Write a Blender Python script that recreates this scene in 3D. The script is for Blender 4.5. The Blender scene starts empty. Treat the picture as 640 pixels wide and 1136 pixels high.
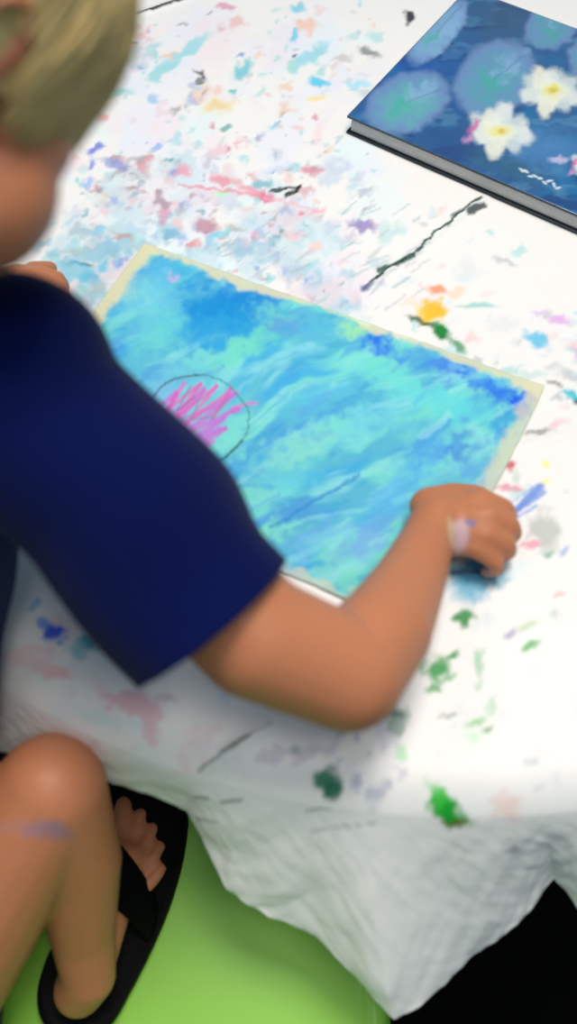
import bpy, bmesh, math, random
import numpy as np
from mathutils import Vector, Matrix

# ------------------------------------------------------------------ camera, world, lights, exposure
random.seed(7); rng = np.random.RandomState(7)
S = bpy.context.scene
COL = S.collection
F = 950.0; PITCH = math.radians(28.0); CAMZ = 1.43
TZ = 0.74                    # top of the tablecloth
SEAT = 0.45                  # chair seat height
cd = bpy.data.cameras.new('camera'); cam = bpy.data.objects.new('camera', cd); COL.objects.link(cam)
cd.sensor_fit = 'VERTICAL'; cd.sensor_height = 36.0; cd.lens = F/1136*36.0
cd.clip_start = 0.02
cam.location = (0, 0, CAMZ); cam.rotation_euler = (PITCH, 0, 0)
cd.dof.use_dof = True; cd.dof.focus_distance = 1.0; cd.dof.aperture_fstop = 2.1
S.camera = cam
w = bpy.data.worlds.new('world'); S.world = w; w.use_nodes = True
w.node_tree.nodes['Background'].inputs[0].default_value = (0.50, 0.76, 1.0, 1)
w.node_tree.nodes['Background'].inputs[1].default_value = 0.27
def area(name, loc, target, sx, sy, power, col=(1, 1, 1)):
    l = bpy.data.lights.new(name, 'AREA'); l.shape = 'RECTANGLE'; l.size = sx; l.size_y = sy; l.energy = power; l.color = col
    o = bpy.data.objects.new(name, l); COL.objects.link(o); o.location = loc
    o.rotation_euler = (Vector(target)-Vector(loc)).to_track_quat('-Z', 'Y').to_euler(); return o
area('ceiling_panel_light', (0.20, 0.72, 2.85), (0.05, 0.2, 0.74), 0.6, 0.6, 33, (1.0, 0.965, 0.92))
area('side_fill_light', (-1.3, 0.35, 2.7), (0, 0.3, 0.7), 0.9, 0.9, 7, (1.0, 0.97, 0.93))  # added fill from the left, lifts the cloth below the sleeve
area('overhead_fill_light', (0.3, -0.15, 2.85), (0.1, 0.1, 0.7), 0.5, 0.4, 8, (1.0, 0.96, 0.9))  # added overhead fill, brightens the chair and the near cloth
S.view_settings.view_transform = 'Standard'; S.view_settings.look = 'None'
S.view_settings.exposure = 0.10; S.view_settings.gamma = 1.0; S.view_settings.use_curve_mapping = False

ct, st = math.cos(PITCH), math.sin(PITCH)
def P(px, py, z):            # point at height z seen at photo position (px, py)
    dx = px-320.0; dy = 568.0-py
    v = Vector((dx, F*st+dy*ct, -F*ct+dy*st)); k = (z-CAMZ)/v.z
    return Vector((v.x*k, v.y*k, z))
def unproj(px, py, z):
    p = P(px, py, z); return (p.x, p.y, p.z)
def proj(x, y, z):           # photo coordinates, used to author the paint marks
    d = y*st-(z-CAMZ)*ct; u = y*ct+(z-CAMZ)*st
    return 320+F*x/d, 568-F*u/d

# ------------------------------------------------------------------ helpers
def lin(c):
    c = np.array(c, float)/255.0
    return np.where(c <= .04045, c/12.92, ((c+.055)/1.055)**2.4)
def link(name, me, mat=None, parent=None, smooth=True):
    o = bpy.data.objects.new(name, me); COL.objects.link(o)
    if mat:
        me.materials.clear(); me.materials.append(mat)
    if parent: o.parent = parent
    if smooth and len(me.polygons): me.polygons.foreach_set('use_smooth', [True]*len(me.polygons))
    return o
def tag(o, label, cat, group=None):
    o['label'] = label; o['category'] = cat
    if group: o['group'] = group
    return o
def empty(name, loc=(0, 0, 0)):
    o = bpy.data.objects.new(name, None); COL.objects.link(o); o.location = loc; return o
def keep(o, parent):         # parent an object built in world coordinates
    o.parent = parent; o.matrix_parent_inverse = Matrix.Translation(parent.location).inverted(); return o
def mesh(name, v, f):
    me = bpy.data.meshes.new(name); me.from_pydata([tuple(map(float, p)) for p in v], [], f); me.update(); return me
def mat(name, col, rough=.5, spec=.5, bump=0, bscale=200, mottled=0, coat=0, sub=0, attr=None, stretch=None, sheen=0):
    m = bpy.data.materials.new(name); m.use_nodes = True; nt = m.node_tree; n = nt.nodes; L = nt.links
    b = n['Principled BSDF']; b.inputs['Roughness'].default_value = rough
    b.inputs['Specular IOR Level'].default_value = spec; b.inputs['Coat Weight'].default_value = coat
    b.inputs['Coat Roughness'].default_value = .06
    b.inputs['Sheen Weight'].default_value = sheen
    if sub:
        b.inputs['Subsurface Weight'].default_value = sub; b.inputs['Subsurface Radius'].default_value = (.012, .005, .003); b.inputs['Subsurface Scale'].default_value = 1
    c = lin(col) if col is not None else (1, 1, 1)
    if attr:
        a = n.new('ShaderNodeAttribute'); a.attribute_name = attr; src = a.outputs['Color']
    else:
        a = n.new('ShaderNodeRGB'); a.outputs[0].default_value = (*c, 1); src = a.outputs[0]
    tc = n.new('ShaderNodeTexCoord')
    if mottled:
        no = n.new('ShaderNodeTexNoise'); no.inputs['Scale'].default_value = 18; no.inputs['Detail'].default_value = 4
        L.new(tc.outputs['Object'], no.inputs['Vector'])
        mr = n.new('ShaderNodeMapRange'); mr.inputs['To Min'].default_value = 1-mottled; mr.inputs['To Max'].default_value = 1+mottled
        L.new(no.outputs['Fac'], mr.inputs['Value'])
        mx = n.new('ShaderNodeVectorMath'); mx.operation = 'MULTIPLY'; L.new(src, mx.inputs[0]); L.new(mr.outputs[0], mx.inputs[1]); src = mx.outputs[0]
    L.new(src, b.inputs['Base Color'])
    if bump:
        no = n.new('ShaderNodeTexNoise'); no.inputs['Scale'].default_value = bscale; no.inputs['Detail'].default_value = 3
        mp = n.new('ShaderNodeMapping'); L.new(tc.outputs['Object'], mp.inputs['Vector']); L.new(mp.outputs[0], no.inputs['Vector'])
        if stretch: mp.inputs['Scale'].default_value = stretch
        bu = n.new('ShaderNodeBump'); bu.inputs['Strength'].default_value = bump; bu.inputs['Distance'].default_value = .002
        L.new(no.outputs['Fac'], bu.inputs['Height']); L.new(bu.outputs[0], b.inputs['Normal'])
    return m
# smooth value noise
_tab = rng.rand(256, 256)
def vnoise(x, y, seed=0):
    x = x+seed*17.13; y = y+seed*31.7
    xi = np.floor(x).astype(int); yi = np.floor(y).astype(int); fx = x-xi; fy = y-yi
    fx = fx*fx*(3-2*fx); fy = fy*fy*(3-2*fy)
    a = _tab[xi & 255, yi & 255]; b = _tab[(xi+1) & 255, yi & 255]; c = _tab[xi & 255, (yi+1) & 255]; d = _tab[(xi+1) & 255, (yi+1) & 255]
    return (a*(1-fx)+b*fx)*(1-fy)+(c*(1-fx)+d*fx)*fy
def fbm(x, y, seed=0, o=3):
    s = 0; a = .5; t = 0
    for k in range(o): s = s+a*vnoise(x*2**k, y*2**k, seed+k*3); t += a; a *= .5
    return s/t
def sm(a, b, x):
    t = np.clip((x-a)/(b-a), 0, 1); return t*t*(3-2*t)
class Paint:                 # paint marks on a surface: colours at its vertices
    def __init__(s, x, y, base):
        s.x = x; s.y = y; s.c = np.tile(lin(base), (len(x), 1))
        s.wx = (fbm(x/9, y/9, 1)-.5); s.wy = (fbm(x/9, y/9, 5)-.5)
    def over(s, m, col, idx=None):
        c = lin(col)
        if idx is None: s.c += (c-s.c)*m[:, None]
        else: s.c[idx] += (c-s.c[idx])*m[:, None]
    def blob(s, cx, cy, rx, ry, ang, col, a=1., soft=.5, rag=.8):
        R = max(rx, ry)*1.9+6
        idx = np.nonzero((abs(s.x-cx) < R) & (abs(s.y-cy) < R))[0]
        if not len(idx): return
        q = rag*min(14, .9*min(rx, ry)+3)
        dx = s.x[idx]-cx+s.wx[idx]*q*2; dy = s.y[idx]-cy+s.wy[idx]*q*2
        t = math.radians(ang); u = dx*math.cos(t)+dy*math.sin(t); v = -dx*math.sin(t)+dy*math.cos(t)
        d = np.sqrt((u/rx)**2+(v/ry)**2)
        s.over(a*(1-sm(1-soft, 1+soft*.6, d)), col, idx)
    def line(s, pts, wd, col, a=1., rag=.5):
        for (x0, y0), (x1, y1) in zip(pts[:-1], pts[1:]):
            lo = (min(x0, x1)-wd*3-6, min(y0, y1)-wd*3-6); hi = (max(x0, x1)+wd*3+6, max(y0, y1)+wd*3+6)
            idx = np.nonzero((s.x > lo[0]) & (s.x < hi[0]) & (s.y > lo[1]) & (s.y < hi[1]))[0]
            if not len(idx): continue
            X = s.x[idx]+s.wx[idx]*rag*6; Y = s.y[idx]+s.wy[idx]*rag*6
            L2 = (x1-x0)**2+(y1-y0)**2+1e-6
            t = np.clip(((X-x0)*(x1-x0)+(Y-y0)*(y1-y0))/L2, 0, 1)
            d = np.hypot(X-x0-t*(x1-x0), Y-y0-t*(y1-y0))
            s.over(a*(1-sm(wd*.5, wd*1.25, d)), col, idx)
    def put(s, me):
        ca = me.color_attributes.new('paint', 'FLOAT_COLOR', 'POINT')
        out = np.ones((len(s.x), 4), np.float32); out[:, :3] = np.clip(s.c, 0, 1); ca.data.foreach_set('color', out.ravel())
def remeshed(name, me, voxel, smooth, fac=.5):
    o = bpy.data.objects.new('temporary', me); COL.objects.link(o)
    r = o.modifiers.new('r', 'REMESH'); r.mode = 'VOXEL'; r.voxel_size = voxel
    s = o.modifiers.new('s', 'SMOOTH'); s.iterations = smooth; s.factor = fac
    dg = bpy.context.evaluated_depsgraph_get(); out = bpy.data.meshes.new_from_object(o.evaluated_get(dg)); out.name = name
    bpy.data.objects.remove(o); return out
def frame(d):
    d = Vector(d).normalized(); a = Vector((0, 0, 1)) if abs(d.z) < .9 else Vector((1, 0, 0))
    x = d.cross(a).normalized(); return x, d.cross(x).normalized(), d
def cap(V, Fc, a, b, ra, rb, n=20):   # a tapered capsule
    a = Vector(a); b = Vector(b); x, y, d = frame(b-a) if (b-a).length > 1e-6 else frame((0, 0, 1)); rings = []
    for k in range(7): t = -math.pi/2+math.pi/2*k/6; rings.append((a+d*ra*math.sin(t), ra*math.cos(t)))
    for k in range(7): t = math.pi/2*k/6; rings.append((b+d*rb*math.sin(t), rb*math.cos(t)))
    s = len(V)
    for c, r in rings:
        r = max(r, 1e-4)
        for j in range(n): q = 2*math.pi*j/n; V.append(c+x*r*math.cos(q)+y*r*math.sin(q))
    m = len(rings)
    for i in range(m-1):
        for j in range(n): Fc.append((s+i*n+j, s+i*n+(j+1) % n, s+(i+1)*n+(j+1) % n, s+(i+1)*n+j))
    Fc.append(tuple(s+j for j in reversed(range(n)))); Fc.append(tuple(s+(m-1)*n+j for j in range(n)))
def chain(V, Fc, pts):
    for (a, ra), (b, rb) in zip(pts[:-1], pts[1:]): cap(V, Fc, a, b, ra, rb)
def ell(V, Fc, c, ax, rad, n=24, m=16, fn=None):
    s = len(V); c = Vector(c)
    for i in range(m+1):
        t = math.pi*i/m
        for j in range(n):
            q = 2*math.pi*j/n; p = Vector((math.sin(t)*math.cos(q), math.sin(t)*math.sin(q), math.cos(t)))
            if i in (0, m): p = Vector((1e-3*math.cos(q), 1e-3*math.sin(q), p.z))
            if fn: p = fn(p)
            V.append(c+ax[0]*p.x*rad[0]+ax[1]*p.y*rad[1]+ax[2]*p.z*rad[2])
    for i in range(m):
        for j in range(n): Fc.append((s+i*n+j, s+(i+1)*n+j, s+(i+1)*n+(j+1) % n, s+i*n+(j+1) % n))
    Fc.append(tuple(s+j for j in range(n))); Fc.append(tuple(s+m*n+j for j in reversed(range(n))))
def tube(pts, rads, n=10, caps=True):
    V = []; Fc = []; pts = [Vector(p) for p in pts]
    x, y, d = frame(pts[1]-pts[0])
    for i, p in enumerate(pts):
        d = (pts[min(i+1, len(pts)-1)]-pts[max(i-1, 0)]).normalized(); x = (x-d*x.dot(d)).normalized(); y = d.cross(x)
        for j in range(n): q = 2*math.pi*j/n; V.append(p+(x*math.cos(q)+y*math.sin(q))*rads[i])
    for i in range(len(pts)-1):
        for j in range(n): Fc.append((i*n+j, i*n+(j+1) % n, (i+1)*n+(j+1) % n, (i+1)*n+j))
    if caps: Fc.append(tuple(reversed(range(n)))); Fc.append(tuple((len(pts)-1)*n+j for j in range(n)))
    return V, Fc
def bevel_box(name, sx, sy, sz, bev, m, parent, loc=(0, 0, 0), seg=3):
    bm = bmesh.new(); bmesh.ops.create_cube(bm, size=1); bmesh.ops.scale(bm, vec=(sx, sy, sz), verts=bm.verts)
    bmesh.ops.bevel(bm, geom=bm.edges[:], offset=bev, segments=seg, profile=.5, affect='EDGES')
    me = bpy.data.meshes.new(name); bm.to_mesh(me); bm.free(); o = link(name, me, m, parent); o.location = loc; return o

# ------------------------------------------------------------------ materials
M = {
 'cloth': mat('painted_vinyl', None, .42, .35, .25, 45, attr='paint'),
 'paper': mat('pastel_paper', None, .75, .2, .35, 260, attr='paint'),
 'cover': mat('glossy_cover', None, .25, .5, 0, coat=.8, attr='paint'),
 'pages': mat('page_block', (214, 214, 210), .8, .2, .8, 60, stretch=(1, 1, 30)),
 'board': mat('book_board', (14, 32, 40), .4),
 'skin': mat('skin', None, .5, .35, .12, 300, .05, sub=.25, attr='paint'),
 'shirt': mat('navy_jersey', (3, 15, 66), .9, .08, .3, 900, .08, sheen=.05),
 'shorts': mat('grey_cotton', (60, 62, 70), .9, .1, .3, 700),
 'hair': mat('blond_hair', (204, 176, 114), .5, .3, .2, 200, .22),
 'rubber': mat('black_rubber', (5, 5, 6), .7, .12, .3, 300),
 'strap': mat('black_strap', (4, 4, 5), .8, .08, .4, 400),
 'green': mat('green_plastic', (146, 208, 64), .38, .45, .06, 60, .03),
 'steel': mat('grey_steel', (120, 122, 126), .35, .5, .1, 80),
 'wood': mat('laminate', (196, 188, 172), .5, .3, .1, 60),
 'floor': mat('dark_floor', (9, 9, 9), .9, .05, .2, 30, .3, stretch=(1, 8, 1)),
 'eye': mat('eye', (235, 232, 226), .15, .5),
 'lash': mat('lash', (60, 42, 28), .7, .2),
}

# ------------------------------------------------------------------ setting
fl = mesh('floor', [(-3, -2.5, 0), (3, -2.5, 0), (3, 4, 0), (-3, 4, 0), (-3, -2.5, -.05), (3, -2.5, -.05), (3, 4, -.05), (-3, 4, -.05)],
          [(0, 1, 2, 3), (7, 6, 5, 4), (0, 4, 5, 1), (1, 5, 6, 2), (2, 6, 7, 3), (3, 7, 4, 0)])
o = link('floor', fl, M['floor'], smooth=False); o['kind'] = 'structure'

# ------------------------------------------------------------------ round table
TC = Vector((.14, .85, 0)); TR = .745
table = tag(empty('round_table', (TC.x, TC.y, 0)), 'round folding table under the paint-splattered white cloth', 'table')
def lathe(name, prof, m, parent, loc=(0, 0, 0), n=96):
    V = []; Fc = []
    for r, z in prof:
        for j in range(n): q = 2*math.pi*j/n; V.append((r*math.cos(q), r*math.sin(q), z))
    for i in range(len(prof)-1):
        for j in range(n): Fc.append((i*n+j, i*n+(j+1) % n, (i+1)*n+(j+1) % n, (i+1)*n+j))
    Fc.append(tuple(reversed(range(n)))); Fc.append(tuple((len(prof)-1)*n+j for j in range(n)))
    o = link(name, mesh(name, V, Fc), m, parent); o.location = loc; return o
z1 = TZ-.004
lathe('tabletop', [(TR-.06, z1-.028), (TR-.048, z1-.028), (TR-.042, z1-.022), (TR-.042, z1-.006), (TR-.048, z1-.001), (TR-.06, z1)], M['wood'], table)
lathe('apron', [(.60, z1-.06), (.62, z1-.06), (.62, z1-.029), (.60, z1-.029)], M['steel'], table)
for k in range(4):
    a = math.pi/4+k*math.pi/2+.3; c, s_ = math.cos(a), math.sin(a)
    V, Fc = tube([(c*.46, s_*.46, z1-.03), (c*.47, s_*.47, .4), (c*.50, s_*.50, .012)], [.014]*3, 12)
    lg = link('leg', mesh('leg', V, Fc), M['steel'], table)
    lathe('rubber_foot', [(.012, 0), (.018, 0), (.018, .03), (.014, .035)], M['rubber'], lg, (c*.50, s_*.50, 0), 16)

# ------------------------------------------------------------------ tablecloth (flat disc + hanging skirt, one mesh)
N = 620
g = np.linspace(-1, 1, N); U, W_ = np.meshgrid(g, g, indexing='ij')
X = U*np.sqrt(1-W_**2/2); Y = W_*np.sqrt(1-U**2/2)
RE = TR+.001
cx = (TC.x+X*RE).ravel(); cy = (TC.y+Y*RE).ravel()
wr = (fbm(cx*9, cy*9, 3)-.5)*.0022
PTL, PTR_ = Vector(unproj(160, 272, TZ)[:2]), Vector(unproj(603, 430, TZ)[:2])
cz = np.full(cx.shape, TZ)+wr
def crease(x0, y0, x1, y1, hgt, wd):   # a packing fold or wrinkle standing up in the cloth
    global cz
    a = P(x0, y0, TZ); b = P(x1, y1, TZ); L2 = (b.x-a.x)**2+(b.y-a.y)**2
    t = np.clip(((cx-a.x)*(b.x-a.x)+(cy-a.y)*(b.y-a.y))/L2, 0, 1)
    d = np.hypot(cx-a.x-t*(b.x-a.x), cy-a.y-t*(b.y-a.y)); cz = cz+hgt*np.exp(-(d/wd)**2)*np.minimum(1, 6*np.minimum(t+.05, 1.05-t))
crease(400, 325, 540, 218, .003, .004); crease(218, 852, 310, 800, .005, .006); crease(140, 22, 215, -4, .004, .005)
crease(30, 60, 160, 62, .005, .018); crease(380, 900, 470, 640, .002, .01); crease(560, 500, 640, 480, .002, .006)
# keep the cloth flat where paper and book lie on it
flat = sm(.02, .06, np.minimum.reduce([abs(cx), abs(cx)*0+1])) * 0
rr = np.hypot(cx-TC.x, cy-TC.y)/RE
cz = cz+.0
V = list(zip(cx, cy, cz-.016*np.clip((rr-.95)/.05, 0, 1)**2.1))
ids = np.arange(N*N).reshape(N, N)
faces = np.stack([ids[:-1, :-1], ids[1:, :-1], ids[1:, 1:], ids[:-1, 1:]], -1).reshape(-1, 4)
bound = np.concatenate([ids[:-1, 0], ids[-1, :-1], ids[:0:-1, -1], ids[0, :0:-1]])   # ordered loop
# hem of the skirt: (photo x of the edge above, hem point)
hem_px = [(-130, -150, 770, .70), (-60, -70, 815, .66), (0, 0, 832, .66), (60, 55, 850, .665), (110, 108, 864, .67), (165, 165, 880, .67), (205, 208, 897, .66),
          (235, 228, 940, .64), (270, 252, 985, .62), (310, 300, 1016, .61), (345, 350, 1035, .60), (375, 392, 1080, .58), (392, 415, 1112, .57), (405, 437, 1134, .56),
          (440, 470, 1112, .56), (490, 520, 1065, .57), (535, 560, 1040, .585), (575, 590, 1006, .60), (612, 615, 974, .62), (640, 630, 992, .61), (680, 665, 1040, .60), (740, 720, 1075, .58)]
def edge_angle(px):          # where the table edge passes photo column px
    best = None
    for k in range(2000):
        a = -math.pi+.2+k*(math.pi-.4)/2000; x = TC.x+RE*math.cos(a); y = TC.y+RE*math.sin(a)
        q, _ = proj(x, y, TZ); e = abs(q-px)
        if best is None or e < best[0]: best = (e, a)
    return best[1]
ha = np.array([edge_angle(h[0]) for h in hem_px]); hp = np.array([unproj(*h[1:]) for h in hem_px])
ba = np.arctan2(cy[bound]-TC.y, cx[bound]-TC.x)
lo, hi = ha[0], ha[-1]
def hem_at(a):
    a = np.asarray(a); out = np.zeros((len(a), 3))
    ins = (a >= lo) & (a <= hi)
    for k in range(3): out[ins, k] = np.interp(a[ins], ha, hp[:, k])
    r = RE+.035+.03*np.sin(a*11)+.015*np.sin(a*23+1); zz = TZ-.16-.05*np.cos(a*4+.8)
    gen = np.stack([TC.x+r*np.cos(a), TC.y+r*np.sin(a), zz], -1)
    # blend to the generic drape away from the near side
    wgt = np.where(ins, 0, np.minimum(np.minimum(abs(a-lo), abs(a-lo-2*math.pi)), np.minimum(abs(a-hi), abs(a-hi+2*math.pi)))/.25).clip(0, 1)
    near = np.where((np.minimum(abs(a-lo), abs(a-lo-2*math.pi)) < np.minimum(abs(a-hi), abs(a-hi+2*math.pi)))[:, None], hp[0], hp[-1])
    nr = near-np.array([TC.x, TC.y, 0]); rad = np.hypot(nr[:, 0], nr[:, 1])
    nearp = np.stack([TC.x+rad*np.cos(a), TC.y+rad*np.sin(a), near[:, 2]], -1)
    out[~ins] = (nearp*(1-wgt[:, None])+gen*wgt[:, None])[~ins]
    return out
H = hem_at(ba); B = np.stack([cx[bound], cy[bound], cz[bound]-.016], -1)
K = 44; nb = len(bound); allV = [np.array(V)]; prev = bound; fs = [faces]
rdir = np.stack([np.cos(ba), np.sin(ba), 0*ba], -1)
drop = np.linalg.norm(H-B, axis=1)
for k in range(1, K+1):
    t = k/K
    B1 = B+(rdir*.62-np.array([0, 0, .78]))*(drop*.22)[:, None]; B2 = B*.35+H*.65+rdir*(drop*.02)[:, None]
    Q = B*(1-t)**3+B1*3*t*(1-t)**2+B2*3*t*t*(1-t)+H*t**3
    rip = (fbm(ba*26+7*t*.4, np.full(nb, t*2.2), 9)-.5)*.014*t*np.minimum(1, drop/.12)+(fbm(ba*90-12*t, np.full(nb, t*9), 4)-.5)*.0022*np.minimum(1, drop/.12)*min(1, t*4)
    Q = Q+rdir*rip[:, None]
    if k == K: Q[:, 2] += (fbm(ba*60, ba*0, 2)-.5)*.006
    base = sum(len(a) for a in allV); allV.append(Q); cur = base+np.arange(nb)
    fs.append(np.stack([cur, np.roll(cur, -1), np.roll(prev, -1), prev], -1)); prev = cur
AV = np.concatenate(allV); AF = np.concatenate(fs)
me = bpy.data.meshes.new('tablecloth'); me.vertices.add(len(AV)); me.vertices.foreach_set('co', AV.astype(np.float32).ravel())
me.loops.add(AF.size); me.polygons.add(len(AF)); me.loops.foreach_set('vertex_index', AF.ravel().astype(np.int32))
me.polygons.foreach_set('loop_start', np.arange(0, AF.size, 4, dtype=np.int32)); me.update(calc_edges=True); me.validate()
AVz = np.where(np.arange(len(AV)) < N*N, TZ, AV[:, 2])
px, py = proj(AV[:, 0], AV[:, 1], AVz)
C = Paint(px, py, (242, 237, 231))
# faint dirt, washed-out colour of long use, and painted elbow shade
def zone(x0, y0, x1, y1, n, cols, rmin, rmax, a0, a1, ang=-25, asp=2.2):
    for _ in range(n):
        r = rmin+(rmax-rmin)*rng.rand()**2.2; q = 1+rng.rand()*(asp-1)
        C.blob(x0+(x1-x0)*rng.rand(), y0+(y1-y0)*rng.rand(), r*q, r, ang+rng.randn()*25, cols[rng.randint(len(cols))], a0+(a1-a0)*rng.rand(), .6, 1.1)
TEAL, CY, BL, PK, RD, GY, GN, PU, OR, BK = (150, 214, 214), (110, 200, 224), (110, 150, 220), (240, 190, 196), (214, 120, 134), (168, 172, 176), (120, 190, 150), (170, 160, 210), (240, 196, 170), (50, 50, 54)
zone(60, 20, 420, 340, 150, [(226, 240, 240), (244, 226, 228), (232, 232, 240)], 8, 26, .35, .8)
zone(80, 180, 400, 350, 70, [(200, 222, 226), (226, 206, 212), (206, 212, 226)], 6, 18, .4, .8, -15, 3)
zone(80, 20, 360, 310, 110, [TEAL, CY, PK, PK, BL, GY, TEAL, RD, OR], 2.5, 8, .35, .8)
zone(90, 190, 350, 300, 90, [RD, PK, BL, GY, TEAL, (176, 140, 146), (120, 170, 190)], 2, 7, .35, .8)
zone(40, 240, 170, 330, 40, [CY, TEAL, (120, 190, 214), GY], 4, 12, .4, .8, -20, 3)
zone(300, 230, 640, 420, 60, [(200, 226, 226), PK, GY, TEAL, (224, 226, 226)], 3, 9, .25, .6, -15, 3)
zone(300, 0, 420, 200, 26, [PK, TEAL, CY, OR, GY], 2, 6, .3, .7)
zone(560, 330, 680, 560, 26, [TEAL, GY, PK, (200, 220, 224)], 2, 7, .3, .6, -20, 3)
zone(-40, 670, 330, 860, 36, [(240, 206, 206), (226, 216, 220), (214, 232, 234)], 6, 20, .3, .6, 20, 2)
zone(470, 640, 700, 900, 24, [(226, 232, 228), (240, 226, 220), (214, 220, 224)], 3, 9, .3, .6, -20, 2)
zone(330, 790, 460, 880, 14, [(150, 160, 186), (130, 180, 160), (170, 160, 180)], 4, 12, .35, .6, -70, 2)  # elbow's blue-grey and lilac shade painted into the cloth, with green marks
zone(70, 150, 420, 350, 160, [(206, 210, 222), (216, 190, 198), (176, 190, 204), (196, 216, 220), (150, 150, 160)], 1.2, 4.5, .35, .75, -22, 3.5)
zone(90, 10, 420, 200, 90, [(206, 216, 222), (226, 206, 210), TEAL, (180, 200, 214), (150, 160, 160)], 1.2, 4.5, .35, .75, -25, 2.5)
zone(60, 250, 420, 350, 60, [(170, 214, 226), (190, 206, 220), (150, 200, 216)], 5, 14, .3, .6, -22, 3)
for _ in range(420):        # the rest of the tabletop, beyond what the photo frames
    q = 2*math.pi*rng.rand(); r = RE*.93*math.sqrt(rng.rand()); bx, by = proj(TC.x+r*math.cos(q), TC.y+r*math.sin(q), TZ)
    if -20 < bx < 660 and -20 < by < 1136: continue
    k = 2+6*rng.rand()**2; C.blob(bx, by, k*(1+rng.rand()), k, rng.randn()*30, [TEAL, CY, PK, GY, OR, PU, GN, BL, RD][rng.randint(9)], .3+.6*rng.rand(), .6, 1)
B_ = C.blob
for _ in range(70):  # short grey-teal lines imitate the shading of small wrinkles
    x0 = 230+rng.rand()*230; y0 = 235+rng.rand()*110; q = math.radians(-32+rng.randn()*9); L = 5+rng.rand()*22
    C.line([(x0, y0), (x0+L*math.cos(q), y0+L*math.sin(q))], .9+rng.rand(), [(176, 196, 196), (196, 190, 190), (160, 186, 190)][rng.randint(3)], .35+.35*rng.rand(), .8)
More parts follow.
